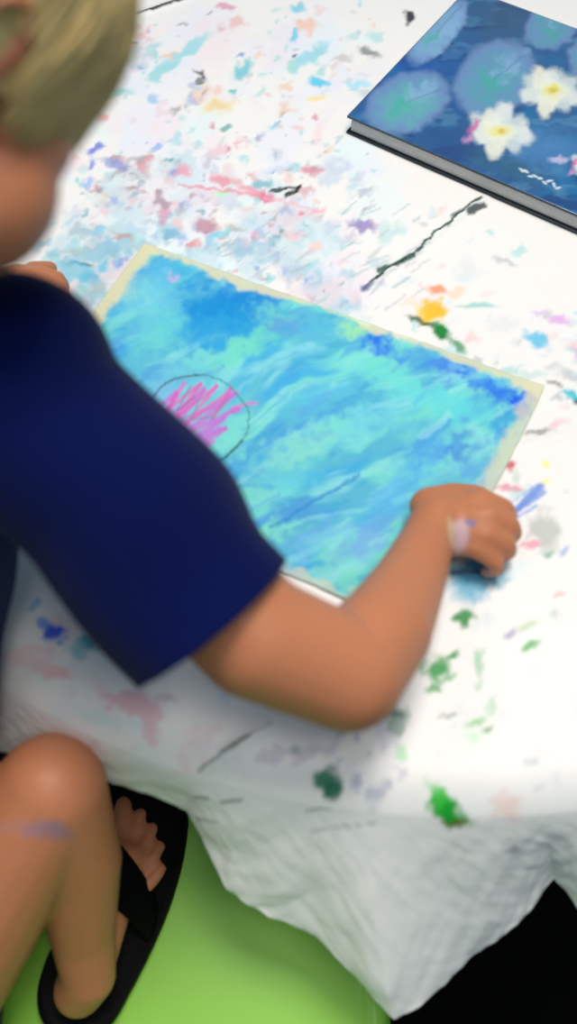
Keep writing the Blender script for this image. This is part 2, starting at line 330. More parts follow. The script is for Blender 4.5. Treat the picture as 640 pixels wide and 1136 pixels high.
for a in [
 (345, 62, 26, 7, -38, (160, 216, 226), .9), (205, 58, 36, 6, -35, (150, 214, 222), .8), (180, 80, 22, 5, -28, TEAL, .8), (271, 78, 9, 14, 25, (120, 200, 212), .9), (259, 102, 4, 3, 0, (110, 200, 190), .9),
 (243, 118, 20, 10, -5, (242, 222, 176), .9), (241, 118, 10, 6, 0, (236, 206, 150), .6), (130, 103, 20, 5, -5, (150, 214, 210), .8), (172, 108, 9, 6, 30, (170, 204, 232), .9), (112, 130, 9, 4, 0, (240, 170, 156), .8),
 (105, 165, 10, 5, -15, (100, 120, 220), .85), (102, 180, 5, 8, 0, (90, 110, 220), .7), (128, 182, 20, 5, 18, (130, 140, 210), .7), (98, 202, 5, 8, 10, (150, 180, 240), .7), (172, 163, 9, 4, -30, (150, 180, 236), .8), (188, 178, 5, 3, 0, (80, 180, 176), .9),
 (252, 141, 7, 3, 0, (120, 180, 170), .9), (205, 190, 10, 6, 0, (236, 160, 176), .85), (245, 201, 11, 6, 10, (232, 150, 166), .85), (280, 212, 20, 5, 18, (236, 150, 170), .8), (297, 219, 9, 5, 10, (226, 100, 140), .85), (246, 214, 9, 4, 0, (190, 240, 190), .8), (293, 204, 13, 6, -5, (140, 186, 196), .9),
 (178, 222, 9, 12, -40, (170, 140, 154), .8), (182, 240, 6, 10, 0, (210, 130, 160), .6), (228, 249, 14, 8, 0, (190, 130, 146), .8), (190, 262, 12, 6, 0, (120, 180, 206), .85), (268, 278, 18, 8, 10, (160, 196, 212), .85), (214, 272, 8, 5, -30, (226, 140, 140), .8), (138, 262, 13, 5, 15, (196, 150, 144), .7),
 (257, 252, 10, 4, 20, (190, 180, 150), .6), (313, 255, 4, 3, 0, (120, 140, 120), .7), (353, 150, 6, 14, 0, (246, 220, 216), .8), (342, 30, 13, 8, 0, (246, 200, 180), .9), (328, 8, 9, 5, 0, (130, 210, 226), .9), (327, 40, 5, 9, 25, (120, 206, 226), .9), (250, 6, 12, 4, 0, (226, 150, 176), .8), (263, 26, 12, 7, 0, (236, 190, 180), .8), (325, 73, 7, 6, 0, (170, 220, 210), .9),
 (355, 91, 13, 5, 0, (110, 206, 232), 1), (395, 93, 18, 4, 5, (170, 226, 240), .9), (352, 108, 11, 4, 0, (246, 226, 160), .9), (222, 82, 9, 3, 35, BK, .8), (224, 90, 6, 4, 0, (60, 60, 60), .7), (327, 63, 3, 3, 0, (70, 90, 90), .8),
 (90, 294, 15, 3, 6, (24, 80, 90), .95), (80, 300, 24, 12, 0, (120, 200, 222), .7), (100, 310, 14, 8, 0, (90, 190, 220), .7),
 (454, 19, 8, 6, 30, (34, 34, 38), .95), (452, 28, 3, 4, 0, (40, 40, 44), .7), (410, 58, 14, 4, 18, (96, 108, 104), .75), (381, 65, 10, 4, 0, (196, 190, 190), .7),
 (401, 250, 16, 6, 15, (150, 130, 190), .85), (415, 248, 8, 4, 10, (110, 100, 170), .4), (349, 273, 8, 6, 0, (246, 200, 190), .7), (352, 232, 10, 5, 10, (240, 190, 196), .7), (490, 232, 8, 5, 0, (246, 206, 200), .6),
 (480, 346, 17, 12, 0, (250, 206, 60), .95), (482, 343, 12, 10, 0, (250, 186, 40), .8), (485, 322, 14, 5, 8, (246, 150, 100), .9), (508, 325, 10, 6, 0, (246, 210, 180), .7), (468, 356, 20, 4, 20, (60, 90, 30), .9), (490, 367, 13, 8, 25, (20, 130, 50), 1), (506, 382, 12, 5, 35, (30, 140, 70), .8), (522, 374, 9, 6, 0, (246, 206, 200), .8), (530, 340, 24, 3, 0, (150, 206, 200), .8), (456, 336, 9, 6, 0, (250, 226, 210), .8),
 (560, 290, 14, 4, 15, (190, 190, 188), .7), (596, 376, 15, 7, 28, (110, 196, 224), .95), (620, 356, 13, 6, 5, (226, 176, 226), .9), (600, 347, 9, 4, 0, (226, 196, 230), .8), (636, 392, 6, 6, 0, (210, 180, 220), .7), (634, 440, 13, 6, 25, (60, 190, 206), .95), (640, 446, 6, 4, 0, (20, 50, 60), .8),
 (598, 480, 16, 4, -3, (150, 148, 142), .85), (615, 426, 10, 3, 25, (130, 126, 120), .7), (560, 410, 18, 5, -8, (170, 214, 210), .7), (590, 416, 20, 4, 0, (190, 216, 210), .6),
 (567, 517, 7, 5, 0, (206, 60, 76), .9), (566, 541, 16, 4, 5, (226, 130, 150), .8), (574, 528, 5, 8, 0, (190, 214, 190), .7), (606, 517, 7, 5, 0, (246, 236, 130), .9), (608, 536, 6, 6, 0, (248, 236, 160), .9),
 (604, 590, 17, 24, -8, (196, 196, 186), .95), (588, 606, 13, 4, 0, (236, 150, 166), .8), (607, 615, 10, 4, 0, (110, 170, 140), .7), (626, 611, 8, 4, -30, (140, 170, 220), .7), (620, 660, 8, 3, -20, (246, 180, 180), .8), (560, 632, 26, 10, -8, (226, 240, 242), .9),
 (514, 684, 15, 9, -25, (20, 136, 50), 1), (486, 742, 18, 15, -15, (14, 146, 50), 1), (504, 726, 9, 6, -30, (16, 146, 50), 1), (482, 764, 9, 7, 20, (30, 150, 60), .9), (500, 752, 10, 3, -20, (110, 180, 120), .8),
 (533, 736, 6, 17, 0, (170, 206, 172), .9), (530, 760, 4, 8, 10, (186, 216, 186), .8), (547, 782, 5, 13, 12, (190, 220, 192), .9), (588, 717, 13, 5, -22, (110, 184, 110), .95), (586, 693, 14, 4, -20, (200, 216, 180), .9), (567, 703, 8, 4, -15, (170, 160, 190), .8), (613, 682, 7, 5, 0, (206, 214, 210), .9),
 (497, 793, 13, 2, -14, (90, 130, 84), .8), (528, 803, 15, 4, -15, (140, 200, 130), .8), (541, 809, 9, 3, -28, (90, 160, 80), .9), (524, 818, 10, 6, 0, (210, 240, 206), .9), (590, 843, 9, 5, 0, (206, 210, 206), .9), (600, 872, 7, 4, 0, (222, 222, 218), .9),
 (486, 880, 10, 18, -30, (80, 200, 80), .9), (500, 900, 26, 14, 38, (26, 160, 46), 1), (490, 884, 8, 10, -30, (60, 190, 60), .8), (510, 912, 9, 5, 0, (120, 90, 30), .6), (566, 893, 18, 17, 0, (240, 214, 204), .95), (446, 832, 9, 10, 0, (170, 224, 170), .8), (566, 944, 10, 7, 0, (150, 140, 146), .6),
 (364, 866, 14, 17, -20, (20, 120, 80), .95), (372, 874, 8, 10, 0, (16, 100, 70), .8), (325, 832, 8, 5, 0, (130, 170, 150), .7), (440, 800, 12, 16, 0, (60, 120, 100), .7), (300, 838, 18, 10, 0, (196, 190, 206), .6), (340, 835, 26, 10, -10, (196, 176, 196), .6), (430, 790, 16, 10, 0, (40, 110, 80), .8),
 (60, 702, 14, 10, 0, (30, 90, 226), .95), (48, 692, 10, 7, 20, (90, 150, 236), .8), (98, 714, 12, 9, 0, (40, 160, 166), .9), (85, 722, 14, 8, 20, (130, 200, 210), .7), (40, 672, 8, 4, -30, (120, 180, 220), .7),
 (55, 742, 28, 9, 14, (240, 190, 190), .85), (140, 780, 34, 13, 8, (240, 184, 190), .85), (165, 800, 14, 22, 10, (236, 184, 192), .7), (30, 730, 30, 12, 20, (246, 214, 214), .8), (182, 776, 12, 5, 10, (200, 170, 176), .5), (248, 773, 8, 4, 20, (160, 190, 246), .7),
 (290, 780, 60, 20, 18, (255, 252, 248), .8), (110, 795, 30, 8, 20, (206, 226, 220), .5),  # near-white blob is a painted bright pool of light under the arm
 (120, 62, 44, 16, -3, (176, 180, 178), .9), (105, 70, 30, 10, 0, (156, 162, 164), .6), (150, 70, 16, 8, -10, (196, 200, 200), .6),
 (527, 643, 34, 22, -28, (100, 176, 204), .95), (518, 632, 24, 14, 0, (70, 150, 190), .8), (545, 640, 16, 12, -30, (110, 160, 180), .6)]:
    B_(*a[:7])
C.line([(565, 572), (600, 540)], 4.5, (70, 120, 214), .8); C.line([(572, 568), (604, 546)], 3, (80, 130, 220), .7); C.line([(570, 577), (596, 560)], 1.6, (90, 140, 224), .7); C.line([(563, 560), (596, 538)], 1.2, (90, 140, 224), .6)
C.line([(404, 320), (418, 308), (432, 297), (446, 293), (458, 284), (470, 272), (488, 256), (505, 240), (534, 219)], 2.0, (34, 74, 62), .95, 1.2)
C.line([(420, 300), (450, 290)], 3.4, (20, 76, 56), .9, 1); C.line([(402, 322), (412, 316)], 3.5, (110, 110, 150), .8, 1); C.line([(520, 236), (536, 228)], 4, (40, 56, 56), .9, .8); C.line([(500, 240), (528, 222)], 1.3, (60, 80, 70), .7)
C.line([(148, 18), (170, 12), (212, -2)], 1.4, (20, 20, 20), .95); C.line([(118, 49), (150, 48)], 1.5, (60, 64, 60), .8, .3)
C.line([(300, 212), (316, 209), (334, 207)], 2.2, (40, 44, 44), .9, 1); C.line([(318, 216), (330, 212), (333, 206)], 2.6, (20, 24, 26), .9, 1)
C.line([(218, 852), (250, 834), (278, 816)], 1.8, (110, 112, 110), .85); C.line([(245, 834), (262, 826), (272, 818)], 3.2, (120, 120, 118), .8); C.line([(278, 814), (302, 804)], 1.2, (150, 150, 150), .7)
C.line([(216, 884), (230, 886)], 2, (130, 140, 140), .7); C.line([(246, 890), (268, 888)], 2.4, (120, 130, 134), .7); C.line([(218, 908), (240, 912)], 1.5, (130, 140, 140), .7); C.line([(340, 900), (368, 896)], 2, (140, 150, 160), .6); C.line([(345, 922), (420, 912)], 1.8, (130, 146, 160), .5)
C.line([(490, 912), (510, 918)], 2, (120, 60, 60), .6); C.line([(200, 205), (296, 219)], 2, (236, 140, 160), .7, 1.2); C.line([(296, 219), (360, 235)], 2, (240, 180, 190), .6, 1.2)
C.line([(500, 634), (548, 634)], 1.7, (74, 34, 40), .9, .2)
# crease lines above are drawn dark: fold shade put into the colour
C.put(me)
cloth = tag(link('tablecloth', me, M['cloth']), 'white tablecloth splattered with paint, its pointed corner hanging over the round table edge', 'tablecloth')

# ------------------------------------------------------------------ pastel painting
A = Vector(unproj(160, 270, TZ+.003)); Bp = Vector(unproj(604, 428, TZ+.003)); ex = (Bp-A); PW = ex.length; ex.normalize(); ey = Vector((ex.y, -ex.x, 0)); PH = .290
nu, nv = 380, 258
uu, vv = np.meshgrid(np.linspace(0, 1, nu), np.linspace(0, 1, nv), indexing='ij'); u = uu.ravel(); v = vv.ravel()
edge_w = .0022*(fbm(u*22+v*22, v*22-u*5, 6)-.5)
uo = u; u = u-.055*u**3*v**1.5*1.0
X = A.x+ex.x*(u*PW)+ey.x*(v*PH+edge_w); Y = A.y+ex.y*(u*PW)+ey.y*(v*PH+edge_w)
u = uo
rimd = np.minimum.reduce([u*PW, (1-u)*PW, v*PH, (1-v)*PH])
Z = TZ+.0022+.0030*fbm(u*5, v*4, 8)*sm(0, .03, rimd)+.0012*fbm(u*24, v*9, 18)+.0015*np.exp(-rimd/.02)*fbm(u*9, v*9, 4)
ids = np.arange(nu*nv).reshape(nu, nv)
FQ = np.stack([ids[:-1, :-1], ids[:-1, 1:], ids[1:, 1:], ids[1:, :-1]], -1).reshape(-1, 4)
me = mesh('painting', np.stack([X, Y, Z], -1), [tuple(map(int, f)) for f in FQ])
px, py = proj(X, Y, TZ+.004)
C = Paint(px, py, (92, 184, 210))
t = math.radians(-24); su = px*math.cos(t)+py*math.sin(t); sv = -px*math.sin(t)+py*math.cos(t)
wob = (fbm(px/60, py/60, 12)-.5)*30
def streak(L, Wd, seed, lo_, hi_, col, a):
    m = sm(lo_, hi_, fbm(su/L, (sv+wob)/Wd, seed, 4)); C.over(a*m, col)
streak(90, 26, 21, .42, .68, (126, 222, 206), .9); streak(110, 22, 22, .5, .7, (64, 172, 222), .85); streak(70, 16, 23, .52, .72, (74, 150, 220), .6)
streak(60, 12, 24, .55, .75, (150, 226, 226), .6); streak(40, 7, 26, .58, .75, (48, 160, 206), .45)
for a in [
 (255, 345, 62, 34, 8, (20, 150, 212), .95), (232, 338, 34, 24, -20, (16, 140, 208), .8), (275, 330, 32, 16, 0, (20, 130, 206), .8), (240, 372, 44, 16, -10, (30, 160, 214), .7),
 (160, 330, 40, 34, -30, (120, 208, 222), .8), (175, 370, 34, 22, -30, (110, 214, 206), .7), (262, 390, 50, 12, -28, (116, 222, 190), .85), (308, 350, 26, 14, 10, (120, 210, 196), .7), (140, 318, 22, 18, -50, (150, 214, 214), .7), (192, 306, 8, 4, 0, (190, 180, 220), .8),
 (318, 360, 22, 10, 0, (90, 150, 214), .7), (365, 370, 40, 12, 10, (90, 190, 214), .7), (400, 352, 30, 10, 18, (140, 224, 190), .8), (392, 368, 22, 9, 18, (170, 236, 160), .7), (420, 384, 14, 9, 10, (40, 110, 226), .95), (440, 395, 24, 7, 18, (60, 140, 226), .8),
 (500, 410, 36, 9, 20, (70, 130, 226), .85), (516, 412, 12, 9, 0, (50, 110, 216), .7), (548, 432, 34, 10, 24, (40, 110, 224), .9), (575, 452, 18, 12, 0, (24, 90, 224), 1), (590, 442, 8, 10, 0, (30, 100, 224), .9), (540, 420, 30, 9, 20, (70, 160, 230), .6),
 (440, 425, 60, 14, 22, (110, 222, 210), .85), (500, 450, 50, 16, 18, (100, 216, 220), .8), (350, 440, 50, 16, -20, (90, 196, 222), .7), (400, 470, 70, 20, -22, (126, 222, 224), .7), (330, 500, 60, 18, -28, (140, 224, 206), .8), (310, 540, 50, 14, -30, (110, 214, 220), .7),
 (560, 472, 18, 14, 0, (50, 150, 214), .8), (505, 500, 34, 14, -10, (60, 120, 214), .75), (520, 520, 30, 10, -10, (100, 160, 226), .6), (470, 510, 40, 16, -30, (80, 170, 232), .7), (430, 560, 50, 18, -40, (90, 180, 236), .7), (400, 610, 44, 16, -40, (120, 170, 232), .75), (360, 640, 34, 14, -30, (130, 214, 214), .8), (390, 650, 22, 24, -30, (120, 220, 200), .9), (345, 600, 40, 14, -30, (120, 190, 236), .6), (300, 590, 26, 12, -20, (130, 226, 196), .8), (275, 550, 22, 18, 0, (120, 216, 200), .8),
 (215, 462, 56, 50, 0, (120, 206, 216), .8), (222, 400, 40, 10, -15, (120, 214, 210), .7), (255, 490, 18, 26, 0, (126, 222, 206), .8), (180, 440, 20, 20, 0, (130, 190, 226), .7)]:
    C.blob(*a[:7], .9, 1.2)
for k in range(90):
    a = -28+rng.randn()*10; L = 12+rng.rand()*40; x0 = 200+rng.rand()*380; y0 = 380+rng.rand()*290
    c = [(60, 160, 214), (140, 226, 226), (100, 150, 226), (120, 224, 196), (170, 236, 236)][rng.randint(5)]
    C.line([(x0, y0), (x0+L*math.cos(math.radians(a)), y0+L*math.sin(math.radians(a)))], 2+rng.rand()*4, c, .16+.22*rng.rand(), 1.5)
C.line([(300, 585), (330, 566), (372, 542), (398, 526)], 2.2, (40, 140, 206), .7, 1); C.line([(240, 538), (300, 540)], 3, (60, 150, 214), .4, 1.5)
# bare cream margins
q = (fbm(px/14, py/14, 31)-.5)
def margin(dist, wd, a): C.over(a*(1-sm(wd*.45, wd, dist+q*.016)), (222, 216, 176))
dl, dt_, dr, db = u*PW, v*PH, (1-u)*PW, (1-v)*PH
margin(dl, .019, .95); margin(dt_+.004*np.cos(u*9)+.010*sm(.25, .45, u)*(1-sm(.5, .6, u)), .014, .85); margin(dr, .019, .7); margin(db, .010, .6)
C.blob(592, 430, 20, 11, 15, (226, 216, 182), .85, .8, 1); C.blob(568, 506, 16, 20, 10, (206, 216, 180), .6, .8, 1); C.blob(450, 372, 26, 8, 15, (236, 232, 214), .7, .9, 1); C.blob(400, 352, 26, 6, 15, (226, 240, 200), .6, .9, 1)
# scribbled circle
for col, wd, a, pts in [
 ((200, 104, 200), 3.2, .7, [(176, 452), (196, 436), (182, 466), (226, 432), (190, 476), (262, 436), (198, 486), (264, 452), (206, 494), (250, 474), (212, 502), (236, 490)]), ((224, 90, 180), 2.4, .7, [(205, 425), (184, 456), (222, 426), (196, 462), (240, 428), (206, 470), (256, 432), (236, 462)]),
 ((190, 120, 214), 3, .6, [(186, 478), (250, 462), (205, 492), (244, 474), (214, 500)]), ((130, 110, 150), 1.1, .5, [(212, 428), (196, 455), (216, 440)]), ((120, 140, 160), 1.4, .5, [(222, 440), (214, 460), (190, 468), (236, 462), (252, 442)]), ((226, 110, 190), 2, .7, [(258, 452), (283, 446)])]:
    C.line(pts, wd, col, a, .6)
circ = [(218+58*math.cos(k*2*math.pi/40)*(.98+.04*math.sin(k)), 466+50*math.sin(k*2*math.pi/40)) for k in range(41)]
C.line(circ, 1.4, (70, 140, 130), .5, .5); C.line(circ[3:12], 1.6, (40, 96, 90), .75, .4); C.line(circ[22:32], 1.3, (96, 60, 110), .5, .6)
C.put(me)
ptg = link('painting', me, M['paper']); so = ptg.modifiers.new('thickness', 'SOLIDIFY'); so.thickness = .0006; so.offset = -1
tag(ptg, 'blue and turquoise pastel painting with a pink scribbled circle, lying flat on the tablecloth', 'painting')

# ------------------------------------------------------------------ hardcover book
BT = .024
b0 = P(385, 128, TZ+.001+BT); b1 = P(640, 238, TZ+.001+BT); bx_ = (b1-b0).normalized(); by_ = Vector((-bx_.y, bx_.x, 0)); BWd, BHt = .335, .30
book = tag(empty('hardcover_book', (b0.x, b0.y, TZ+.001)), 'glossy hardcover art book with painted water lilies on its blue cover, lying on the tablecloth', 'book')
book.rotation_euler = (0, 0, math.atan2(bx_.y, bx_.x))
n1, n2 = 240, 216
uu, vv = np.meshgrid(np.linspace(0, BWd, n1), np.linspace(0, BHt, n2), indexing='ij'); u = uu.ravel(); v = vv.ravel()
Zt = BT-.0006*(1-sm(0, .004, np.minimum.reduce([u, BWd-u, v, BHt-v])))-.0014*np.exp(-((u-BWd+.016)/.004)**2)
Vt = np.stack([u, v, Zt], -1)
ids = np.arange(n1*n2).reshape(n1, n2)
FQ = np.stack([ids[:-1, :-1], ids[1:, :-1], ids[1:, 1:], ids[:-1, 1:]], -1).reshape(-1, 4)
me = mesh('front_cover', Vt, [tuple(map(int, f)) for f in FQ])
wx = b0.x+bx_.x*u+by_.x*v; wy = b0.y+bx_.y*u+by_.y*v; px, py = proj(wx, wy, TZ+BT)
C = Paint(px, py, (46, 92, 142))
C.over(.8*sm(.45, .7, fbm(px/50, py/22, 41)), (30, 110, 160)); C.over(.8*sm(.5, .7, fbm(px/40, py/18, 45)), (28, 60, 116)); C.over(.6*sm(.55, .75, fbm(px/24, py/9, 47)), (84, 136, 170))
C.blob(450, 95, 60, 30, -35, (24, 84, 168), .8, .9); C.blob(520, 90, 26, 40, 20, (24, 78, 150), .7, .9); C.blob(500, 160, 50, 18, 20, (40, 70, 128), .7, .9); C.blob(560, 20, 40, 30, 0, (60, 92, 120), .7, .9); C.blob(600, 165, 60, 30, 0, (76, 130, 180), .8, .9); C.blob(560, 185, 50, 10, 20, (50, 96, 120), .8, .9)
def pad(cx_, cy_, rx, ry, ang, a=(104, 148, 188), b_=(84, 158, 166)):
    C.blob(cx_, cy_, rx, ry, ang, (118, 140, 184), .85, .16, .2); C.blob(cx_, cy_, rx*.93, ry*.9, ang, a, .85, .3, .25)
    C.blob(cx_, cy_+2, rx*.66, ry*.6, ang, b_, .9, .8, 1); C.blob(cx_+rx*.3, cy_-ry*.3, rx*.4, ry*.3, ang, (140, 176, 214), .7, .8, 1)
    C.blob(cx_-6, cy_+4, rx*.26, ry*.3, ang, (70, 170, 160), .7, .8, 1.4); C.line([(cx_, cy_), (cx_+rx*.85*math.cos(math.radians(ang)), cy_+rx*.85*math.sin(math.radians(ang)))], 1.4, (96, 122, 156), .4)
pad(452, 114, 50, 33, -22, b_=(96, 180, 168)); pad(549, 88, 50, 40, -38); pad(485, 36, 46, 20, -48, (120, 164, 206), (130, 176, 200)); pad(612, 28, 32, 26, -30); pad(668, 60, 40, 30, -20); pad(570, -30, 44, 26, -30); pad(700, 150, 50, 36, -10); pad(640, -70, 50, 30, -20)
def lily(cx_, cy_, r, pink):
    for k in range(8):
        q = k*2*math.pi/8+.35+.2*math.sin(k*5); e = .5+.10*math.sin(k*3+cx_)
        C.blob(cx_+r*e*math.cos(q)*1.1, cy_+r*e*math.sin(q)*.75, r*.5, r*.32, math.degrees(q), ((228, 232, 226), (206, 216, 214), (236, 234, 214))[k % 3], .9, .4, .35)
    C.blob(cx_, cy_, r*.6, r*.42, 0, (240, 240, 214), .8, .7, .8)
    if pink: C.blob(cx_-r*.8, cy_-r*.15, r*.3, r*.14, -55, (206, 96, 160), .8, .7, .7); C.blob(cx_-r*1.0, cy_+r*.3, r*.2, r*.12, -45, (206, 150, 196), .8, .7, .7)
    C.blob(cx_, cy_, r*.30, r*.20, -10, (236, 220, 90), .9, .8, .8); C.blob(cx_+2, cy_+1, r*.14, r*.1, 0, (214, 176, 40), .7, .8, .6)
lily(555, 145, 35, True); lily(610, 102, 34, False); lily(655, 185, 22, True); lily(720, 60, 34, False); C.blob(618, 178, 12, 5, 0, (200, 190, 220), .8)
for k in range(9): C.blob(578+k*5.2, 190+k*2.3+2*math.sin(k*4), 3.6, 1.5, 20+30*math.sin(k*3), (226, 232, 234), .85, .5, .5)
C.over(1-sm(.0, .0016, np.minimum.reduce([v, u])), (12, 40, 60))
C.put(me)
fc = link('front_cover', me, M['cover'], book); so = fc.modifiers.new('board', 'SOLIDIFY'); so.thickness = .0028; so.offset = -1
bevel_box('page_block', BWd-.008, BHt-.008, BT-.0062, .0006, M['pages'], book, (BWd/2, BHt/2, .0028+(BT-.0062)/2))
bevel_box('back_cover', BWd, BHt, .0026, .0008, M['board'], book, (BWd/2, BHt/2, .0014))
sp = [(BWd-.001, 0), (BWd+.002, .003), (BWd+.004, BT/2), (BWd+.002, BT-.002), (BWd-.001, BT)]
V = [(x, y, z) for y in (0, BHt) for x, z in sp] + [(x-.003, y, z) for y in (0, BHt) for x, z in sp]
n = 5; Fc = []
for k in range(4): Fc += [(k, k+1, n+k+1, n+k), (2*n+k, 3*n+k, 3*n+k+1, 2*n+k+1), (k, 2*n+k, 2*n+k+1, k+1), (n+k, n+k+1, 3*n+k+1, 3*n+k)]
Fc += [(0, n, 3*n, 2*n), (4, 2*n+4, 3*n+4, n+4)]
link('spine', mesh('spine', V, Fc), M['board'], book)

# ------------------------------------------------------------------ green plastic chair
x0, x1, y0, y1 = -.40, .098, -.33, .165
CC = Vector(((x0+x1)/2, (y0+y1)/2, 0)); hx, hy = (x1-x0)/2, (y1-y0)/2
chair = tag(empty('plastic_chair', (CC.x, CC.y, 0)), 'bright green moulded plastic chair pulled up to the table under the child', 'chair')
V = []; Fc = []; nr, na = 40, 96
prof = []
for i in range(nr):
    s = i/(nr-1)
    if s < .80: r = s/.80*.90; z = -.010*(1-(r/.9)**4)
    elif s < .88: t = (s-.80)/.08; r = .90+.05*t; z = .005*math.sin(t*math.pi/2)
    else: t = (s-.88)/.12; r = .95+.05*math.sin(t*math.pi/2); z = .005-.035*(1-math.cos(t*math.pi/2))
    prof.append((r, z))
def sup(q, e=4.2): return (abs(math.cos(q))**e+abs(math.sin(q))**e)**(-1/e)
for r, z in prof:
    for j in range(na):
        q = 2*math.pi*j/na; k = sup(q); V.append((hx*r*k*math.cos(q), hy*r*k*math.sin(q), SEAT+z))
for i in range(nr-1):
    for j in range(na): Fc.append((i*na+j, i*na+(j+1) % na, (i+1)*na+(j+1) % na, (i+1)*na+j))
seat = link('seat', mesh('seat', V, Fc), M['green'], chair); so = seat.modifiers.new('thickness', 'SOLIDIFY'); so.thickness = .005; so.offset = 1 if False else -1
V = []; Fc = []
for i in range(25):
    s = i/24
    for j in range(33):
        t = j/32*2-1; wdt = .19*(1-.18*abs(t)**6)
        V.append((t*(.20-.02*s), -hy-.01-.07*s+.03*(1-t*t)*-1+.03, SEAT+.13+.27*s*(1-.12*abs(t)**4)))
for i in range(24):
    for j in range(32): Fc.append((i*33+j, i*33+j+1, (i+1)*33+j+1, (i+1)*33+j))
bk = link('backrest', mesh('backrest', V, Fc), M['green'], chair); so = bk.modifiers.new('t', 'SOLIDIFY'); so.thickness = .006; so.offset = 0
for sx in (-1, 1):
    V, Fc = tube([(sx*.17, -hy+.03, SEAT-.02), (sx*.175, -hy-.005, SEAT+.03), (sx*.175, -hy-.015, SEAT+.16), (sx*.17, -hy-.04, SEAT+.3)], [.012]*4, 12)
    link('back_post', mesh('back_post', V, Fc), M['green'], chair)
    for sy in (-1, 1):
        V, Fc = tube([(sx*.19, sy*.19, SEAT-.012), (sx*.205, sy*.205, .22), (sx*.22, sy*.23, .003)], [.016, .014, .012], 14)
        link('leg', mesh('leg', V, Fc), M['green'], chair)

# ------------------------------------------------------------------ the child
child = tag(empty('person', (-.30, .0, SEAT)), 'blond child in a navy blue short-sleeved shirt and black sandal, leaning over the painting', 'person')
cX, cY, cW = Vector((1, 0, 0)), Vector((0, ct, st)), Vector((0, st, -ct))
f_ = (cX*.40-cY*.22+cW*.88).normalized(); u_ = cX*.40+cY*.88-cW*.2; u_ = (u_-f_*u_.dot(f_)).normalized(); r_ = f_.cross(u_).normalized()
EAR = P(0, 70, CAMZ-.240); HC = EAR-r_*.072
V = []; Fc = []
pelvis = Vector((-.39, -.02, .565)); belly = Vector((-.38, .10, .70)); chest = Vector((-.32, .27, .87)); neckb = Vector((-.272, .405, 1.015))
shR = P(12, 425, .985); shL = Vector((-.42, .42, .93))
chain(V, Fc, [(pelvis, .105), (belly, .09), (chest, .10), (neckb, .05)])
chain(V, Fc, [(shR, .045), (chest+Vector((0, .03, .02)), .07), (shL, .045)])
chain(V, Fc, [(neckb, .043), (HC-u_*.075-f_*.025, .040), (HC-u_*.02-f_*.02, .05)])
elb = P(385, 748, .845)
chain(V, Fc, [(shR, .044), (P(150, 572, .925), .040), (P(285, 706, .88), .043), (elb, .0405), (P(425, 700, .825), .0365), (P(452, 650, .80), .0295), (P(472, 604, .782), .0235), (P(486, 575, .778), .0225)])
# right hand: curled over the paper, seen from its back
wr_ = P(480, 585, .778)
fing = {'index': [(534, 556, .782, .0115), (559, 563, .777, .0085), (565, 571, .762, .0078), (560, 580, .752, .0072)],
        'middle': [(541, 573, .784, .0118), (566, 582, .776, .0085), (570, 592, .761, .0079), (562, 598, .752, .0072)],
        'ring': [(539, 592, .782, .0112), (562, 604, .773, .0082), (564, 612, .760, .0076), (555, 616, .752, .007)],
        'little': [(530, 608, .776, .0102), (550, 624, .768, .0074), (550, 632, .757, .0068), (540, 634, .751, .0062)]}
for k, pts in fing.items():
    W = [(P(a, b, c), r) for a, b, c, r in pts]
    chain(V, Fc, [(wr_, .0165)]+W)
    mid = wr_.lerp(W[0][0], .5); chain(V, Fc, [(wr_, .018), (mid, .0165)])
chain(V, Fc, [(P(476, 562, .776), .0175), (P(503, 553, .772), .0145), (P(527, 550, .764), .0105), (P(547, 558, .756), .0088), (P(556, 566, .752), .0078)])
# left arm and hand resting on the cloth
lw = P(22, 316, .765)
chain(V, Fc, [(shL, .045), (Vector((-.45, .50, .86)), .042), (Vector((-.42, .56, .80)), .036), (Vector((-.33, .575, .775)), .026), (lw, .021)])
for (a, b, c), (a2, b2, c2), (a3, b3, c3) in [((46, 306, .765), (64, 309, .760), (71, 318, .750)), ((46, 314, .765), (66, 320, .760), (73, 330, .750)), ((44, 323, .764), (62, 332, .758), (70, 340, .750)), ((40, 330, .762), (56, 340, .756), (62, 347, .750))]:
    chain(V, Fc, [(lw, .017), (P(a, b, c), .0105), (P(a2, b2, c2), .0082), (P(a3, b3, c3), .007)])
chain(V, Fc, [(lw, .016), (P(38, 300, .76), .010), (P(56, 298, .752), .008)])
# right leg, foot on the seat
hipR = Vector((-.345, -.045, .565)); knee = P(56, 876, .70)
chain(V, Fc, [(hipR, .078), (hipR.lerp(knee, .5), .064), (knee, .046), (P(84, 955, .62), .0405), (P(92, 1035, .55), .030), (P(98, 1082, .515), .0255)])
FS = SEAT+.022
chain(V, Fc, [(P(98, 1082, .515), .026), (P(88, 1098, FS+.022), .0245), (P(110, 1030, FS+.022), .0235), (P(140, 955, FS+.016), .019)])
chain(V, Fc, [(P(96, 1082, .51), .024), (P(128, 985, FS+.028), .022)])
toes = [((126, 945), (134, 912), (137, 893), .0098, .0092), ((138, 948), (151, 920), (156, 903), .0070, .0070), ((146, 958), (163, 934), (169, 919), .0066, .0066), ((152, 970), (170, 952), (177, 939), .0064, .0064), ((156, 990), (171, 975), (178, 964), .0066, .0066)]
for a, b, c, ra, rb in toes:
    chain(V, Fc, [(P(*a, FS+.014), ra+.001), (P(*b, FS+.013), ra), (P(*c, FS+.011), rb)])
# left leg
hipL = Vector((-.45, .0, .565)); kneeL = P(-62, 872, .70)
chain(V, Fc, [(hipL, .078), (hipL.lerp(kneeL, .5), .062), (kneeL, .045), (P(-55, 960, .62), .038), (P(-50, 1040, .55), .028), (P(-48, 1075, .51), .024), (P(-50, 1095, FS+.022), .022), (P(-30, 985, FS+.02), .02), (P(-18, 935, FS+.012), .014)])
